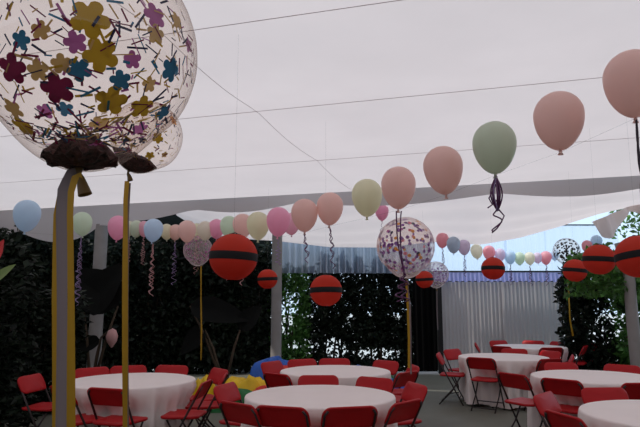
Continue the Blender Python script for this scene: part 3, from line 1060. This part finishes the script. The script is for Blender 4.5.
# clear lines that the rows are tied to
def line(keys, lab, pre=None, post=None):
    pts = [RB[k][1] + Vector((0, 0, RB[k][2] * .06)) for k in keys]
    if pre: pts.insert(0, Vector(pre))
    if post: pts.append(Vector(post))
    b = MB(); b.tube(pts, .0012, 4)
    tag(b.build('balloon_line', M['nylon']), lab, 'line', 'clear lines the balloons are tied to')
px0 = (100 - 320) / FPX * 12.35
line([0, 1, 2, 3, 4, 5, 6, 7, 9, 10, 11, 12, 13, 16, 19, 23], 'hair-thin clear line under the long row of balloons', (2.2, 1.4, 2.55), (px0 + .1, 12.2, 2.75))
line(['a', 'b'], 'hair-thin clear line between the lone blue balloon and the white pole', (-5.0, 3.0, 2.6), (px0 - .05, 12.2, 2.8))
line(['f%d' % k for k in (0, 1, 2, 3, 4, 6, 7, 8, 10, 12, 13)], 'hair-thin clear line under the far row of balloons', None, (6.9, 11.4, 3.3))

# ------------------------------------------------------------------ clear confetti balloons
def clear_prof(n=36, stretch=1.12):
    prof = []
    for k in range(n):
        ph = R(2) + (PI - R(2) - R(5)) * k / (n - 1)
        c, s = math.cos(ph), math.sin(ph)
        if c > -.55:
            prof.append((s, c))
        else:
            t = (-c - .55) / .45
            prof.append((s * (1 - .06 * math.sin(PI * t)), c - (stretch - 1) * t * t))
    return prof
def flower_pts(rad, n=30):
    return [(rad * (.60 + .40 * abs(math.cos(2.5 * a)) ** .7) * math.cos(a), rad * (.60 + .40 * abs(math.cos(2.5 * a)) ** .7) * math.sin(a)) for a in [2 * PI * k / n for k in range(n)]]
def on_sphere(dirv, R_, pts, roll, lift=.985):
    d = Vector(dirv).normalized()
    a = d.orthogonal().normalized()
    b_ = d.cross(a)
    cr, sr = math.cos(roll), math.sin(roll)
    out = []
    for x, y in pts:
        q = d * R_ + a * (x * cr - y * sr) + b_ * (x * sr + y * cr)
        out.append(q.normalized() * R_ * lift)
    return out
def rdir(rr, zlo=-.95, zhi=.98):
    z = rr.uniform(zlo, zhi); a = rr.uniform(0, 2 * PI); s = math.sqrt(1 - z * z)
    return (s * math.cos(a), s * math.sin(a), z)
def sector(c, pts):
    return pts
def clear_balloon(px, py, wd, D, lab, film, seed, tilt=0.0):
    rr_ = wd / 2 / FPX * D
    q = at(px, py, D)
    dist = (q - Vector((0, 0, CAMZ))).length
    # the outline of a ball seen off-axis: use the true distance
    Rr = rr_ 
    e = empty('confetti_balloon', q)
    b = MB(); b.lathe([(r * Rr, z * Rr) for r, z in clear_prof()], n=48)
    sk = b.build('skin', film, e)
    sk.rotation_euler = (0, R(tilt), 0)
    tag(e, lab, 'balloon', 'clear balloons filled with confetti')
    return e, Rr
def piece(e, name, pts, m):
    b = MB(); b.add(pts, [tuple(range(len(pts)))])
    return b.build(name, m, e, smooth=False)

def facing(px, py, q, Rr, D, back=False):
    """direction from the ball centre to where a sight line through (px,py) meets the ball (front, or back wall)"""
    o_ = Vector((0, 0, CAMZ)); d = (at(px, py, D) - o_).normalized()
    oc = o_ - q
    bq = oc.dot(d); cq = oc.length_squared - Rr * Rr * .97
    disc = bq * bq - cq
    if disc < 0: return None
    t = -bq + math.sqrt(disc) * (1 if back else -1)
    return (o_ + d * t - q).normalized()

# --- the giant one at the upper left
DA = 1.75
eA, RA = clear_balloon(87, 52, 229, DA, 'giant clear balloon full of flower confetti at the upper left, nearest to the viewer', M['film'], 1)
qA = Vector(eA.location)
FL = [(90, 18, 21, 'mustard'), (101, 55, 19, 'mustard'), (57, 89, 18, 'maroon'), (11, 69, 17, 'maroon'), (79, 70, 13, 'teal'), (121, 81, 12, 'teal'), (172, 70, 15, 'teal'), (112, 102, 18, 'mustard'), (143, 108, 15, 'mustard'),
      (156, 15, 15, 'mauve'), (75, 42, 12, 'mauve'), (37, 71, 12, 'tan'), (61, 64, 11, 'tan'), (22, 128, 15, 'mustard'), (157, 34, 12, 'tan'), (12, 110, 13, 'tan'), (165, 113, 12, 'teal'), (120, 55, 0, ''), (190, 45, 10, 'mauve'), (178, 20, 11, 'tan')]
FLb = [(40, 30, 11, 'tan'), (133, 60, 11, 'mauve'), (20, 40, 11, 'teal'), (140, 130, 11, 'mauve'), (100, 125, 12, 'tan'), (65, 110, 10, 'teal'), (150, 85, 10, 'tan'), (45, 112, 10, 'mauve')]
rr = random.Random(77)
for lst, back in ((FL, False), (FLb, True)):
    for (px, py, rp, col) in lst:
        if not col: continue
        d = facing(px, py, qA, RA, DA, back)
        if d is None: continue
        rad = rp / FPX * (DA - (RA * .6 if not back else -RA * .6)) * 1.0
        piece(eA, 'flower_confetti', on_sphere(d, RA, flower_pts(rad), rr.uniform(0, 6), .972), M['c_' + col])
SC_ = ['tan', 'maroon', 'teal', 'mauve', 'navy', 'mustard', 'navy', 'maroon']
rest = MB()
for k in range(800):
    d = Vector(rdir(rr, -.85, .9))
    # the first hundred sit on the viewer's half
    tow = (Vector((0, 0, CAMZ)) - qA).normalized()
    if k < 100 and d.dot(tow) < 0: d = -d
    if k >= 100 and rr.random() < .5 and d.dot(tow) < 0: d = -d
    if k % 5 == 0: d = Vector((d.x * .55, d.y * .55, -1)).normalized()
    L_, W_ = rr.uniform(.009, .033), rr.uniform(.0018, .0046)
    pts = on_sphere(d, RA, [(-L_, -W_), (L_, -W_ * .8), (L_, W_), (-L_, W_ * .8)], rr.uniform(0, 6), rr.uniform(.955, .985))
    if k < 100:
        piece(eA, 'strip_confetti', pts, M['c_' + SC_[k % 8]])
    else:
        rest.add(pts, [(0, 1, 2, 3)])
tag(rest.build('loose_confetti', M['c_tan'], eA, smooth=False, mats=[M['c_' + q] for q in SC_]), kind='stuff')
def pile(e, Rr, h, m, seed, tilt=0.0, lift=.05):
    rr = random.Random(seed)
    pr = [(r, z) for r, z in clear_prof() if z < h]
    b = MB(); n = 40
    vs, fs = [], []
    full = [(0.001, h + lift), (pr[0][0] * .35, h + lift * .85), (pr[0][0] * .7, h + lift * .45)] + [(r * .975, z * .985) for r, z in pr]
    for i, (r, z) in enumerate(full):
        for k in range(n):
            a = 2 * PI * k / n
            zz = z + (rr.uniform(-.045, .045) if 0 < i < 5 else 0)
            vs.append((r * Rr * math.cos(a), r * Rr * math.sin(a), zz * Rr))
    for i in range(len(full) - 1):
        for k in range(n):
            fs.append((i * n + k, (i + 1) * n + k, (i + 1) * n + (k + 1) % n, i * n + (k + 1) % n))
    b.add(vs, fs)
    o = b.build('confetti_pile', m, e, smooth=False)
    o.rotation_euler = (0, R(tilt), 0)
    return tag(o, kind='stuff')
pile(eA, RA, -1.03, M['pile'], 5, 0, .24)
def neck(e, Rr, m, s=1.0, bend=.25, tilt=0.0):
    zb = -1.12 * Rr
    b = MB(); b.tube([(0, 0, zb + .02 * Rr), (0, 0, zb - .03 * Rr), (.02 * Rr, 0, zb - .07 * Rr), (bend * .3 * Rr, 0, zb - .13 * Rr), (bend * .55 * Rr, 0, zb - .22 * Rr)], [.06 * Rr * s, .035 * Rr * s, .05 * Rr * s, .075 * Rr * s, .10 * Rr * s], 12, cap=False)
    o = b.build('neck', m, e)
    o.rotation_euler = (0, R(tilt), 0)
    return o
neck(eA, RA, M['golddark'], .62, .12)
# ribbons of the giant balloon: three strips that fall side by side
def strip(e, pix, D, wpx, m, seed=0, yoff=0.0, zend=None):
    q = Vector(e.location)
    pts, wd = [], []
    k_ = 0
    P = [at(x, y, D + yoff) for x, y in pix]
    if zend is not None:
        P.append(Vector((P[-1].x, P[-1].y, zend)))
    # refine
    fine = []
    for a, c in zip(P, P[1:]):
        n_ = max(2, int((a - c).length / .05))
        for t in range(n_):
            fine.append(a.lerp(c, t / n_))
    fine.append(P[-1])
    rr = random.Random(seed)
    b = MB()
    dirs = []
    for i, p in enumerate(fine):
        tg = (fine[min(i + 1, len(fine) - 1)] - fine[max(i - 1, 0)]).normalized()
        sd = tg.cross(Vector((0, 1, 0)))
        if sd.length < .05: sd = Vector((1, 0, 0))
        sd.normalize()
        if tg.z < 0: pass
        a = .35 * math.sin(i * .23 + seed)
        dirs.append(sd * math.cos(a) + Vector((0, 1, 0)) * math.sin(a))
    b.band([p - q for p in fine], wpx / FPX * D, dirs)
    o = b.build('ribbon', m, e)
    return o
strip(eA, [(81, 176), (70, 178), (62, 190), (57, 215), (55, 300), (55, 427)], DA, 7, M['gold'], 1, .01, .03)
strip(eA, [(80, 174), (72, 174), (64, 190), (62, 215), (62, 300), (62, 427)], DA, 13, M['dullgold'], 2, .0, .03)
strip(eA, [(82, 176), (75, 178), (71, 192), (70, 215), (71, 300), (71, 427)], DA, 8, M['gold'], 3, -.01, .03)

# --- second flower balloon behind it
DB = 4.0
eB, RBb = clear_balloon(146.5, 136, 73, DB, 'smaller clear flower-confetti balloon half hidden behind the giant one', M['film'], 2, 24)
qB = Vector(eB.location)
for (px, py, rp, col) in [(158, 138, 6, 'mustard'), (174, 120, 6, 'orange'), (150, 156, 5, 'mustard'), (134, 160, 5, 'mustard'), (165, 155, 4, 'tan'), (128, 150, 4, 'maroon'), (142, 140, 4, 'navy')]:
    d = facing(px, py, qB, RBb, DB)
    if d: piece(eB, 'flower_confetti', on_sphere(d, RBb, flower_pts(rp / FPX * DB), rr.uniform(0, 6), .97), M['c_' + col])
rest = MB()
towB = (Vector((0, 0, CAMZ)) - qB).normalized()
for k in range(190):
    d = Vector(rdir(rr, -.9, .9))
    if k < 95 and d.dot(towB) < 0: d = -d
    L_, W_ = rr.uniform(.008, .02), rr.uniform(.002, .0045)
    pts = on_sphere(d, RBb, [(-L_, -W_), (L_, -W_), (L_, W_), (-L_, W_)], rr.uniform(0, 6), rr.uniform(.955, .985))
    if k < 95: piece(eB, 'strip_confetti', pts, M['c_' + ['navy', 'tan', 'mustard', 'maroon', 'navy'][k % 5]])
    else: rest.add(pts, [(0, 1, 2, 3)])
tag(rest.build('loose_confetti', M['c_tan'], eB, smooth=False, mats=[M['c_navy'], M['c_mustard'], M['c_maroon']]), kind='stuff')
pile(eB, RBb, -.66, M['pile'], 6, 24)
neck(eB, RBb, M['golddark'], .8, .3, 24)
strip(eB, [(127, 181), (125.5, 200), (125, 300), (125, 427)], DB, 5.5, M['gold'], 4, 0, .02)
strip(eB, [(129, 183), (127, 215), (126.5, 300), (127, 427)], DB, 4, M['dullgold'], 6, .02, .02)

# --- dotted balloons
def dots(e, Rr, n, rad, cols, seed, ind=True, zlo=-.9):
    rr = random.Random(seed)
    rest = MB()
    tow = (Vector((0, 0, CAMZ)) - Vector(e.location)).normalized()
    circ = [(rad * math.cos(2 * PI * k / 10), rad * math.sin(2 * PI * k / 10)) for k in range(10)]
    N_ = 0
    for k in range(n):
        d = Vector(rdir(rr, zlo, .95))
        if ind and k < 95 and d.dot(tow) < 0: d = -d
        s = rr.uniform(.7, 1.2)
        pts = on_sphere(d, Rr, [(x * s, y * s) for x, y in circ], 0, rr.uniform(.96, .985))
        if ind and k < 95:
            piece(e, 'dot_confetti', pts, M['c_' + cols[k % len(cols)]])
        else:
            rest.add(pts, [tuple(range(10))])
    tag(rest.build('loose_confetti', M['c_' + cols[0]], e, smooth=False), kind='stuff')
DC = 6.6
eC, RC = clear_balloon(405.5, 246, 58, DC, 'large milky clear balloon with orange and violet dots, centre right', M['film_dot'], 3)
dots(eC, RC, 230, .021, ['violet', 'orange', 'rosepaper', 'violet', 'mauve', 'orange', 'navy'], 9)
neck(eC, RC, M['golddark'], .6, .1)
strip(eC, [(406.5, 283), (408, 310), (409, 340), (409, 368)], DC, 2.4, M['gold'], 7, 0)
strip(eC, [(407, 283), (410, 305), (410.5, 335), (411, 374)], DC, 1.8, M['dullgold'], 11, .02)
eD, RDd = clear_balloon(198, 250, 29, 10.4, 'mauve dotted clear balloon left of the largest lantern, below the long row', M['film_dot'], 4)
dots(eD, RDd, 240, .014, ['mauve'], 12, False)
neck(eD, RDd, M['golddark'], .6, .1)
strip(eD, [(201, 266), (201, 300), (201.5, 330), (201, 360)], 10.4, 1.5, M['gold'], 3, 0)
eE, RE = clear_balloon(436, 274, 25, 12.2, 'violet dotted clear balloon behind the smallest lantern', M['film_dot'], 5)
dots(eE, RE, 240, .014, ['violet'], 13, False)
neck(eE, RE, M['golddark'], .6, .1)
strip(eE, [(437, 288), (437, 310), (438, 330)], 12.2, .8, M['dullgold'], 9, 0)
eF, RF = clear_balloon(566.5, 251, 26, 11.6, 'silver clear balloon with dark foil dots among the far row, right side', M['film'], 6)
dots(eF, RF, 150, .022, ['blackfoil'], 14, False)
neck(eF, RF, M['golddark'], .6, .1)
strip(eF, [(568, 266), (568.5, 290), (570, 320), (573, 336)], 11.6, 1.6, M['gold'], 5, 0)
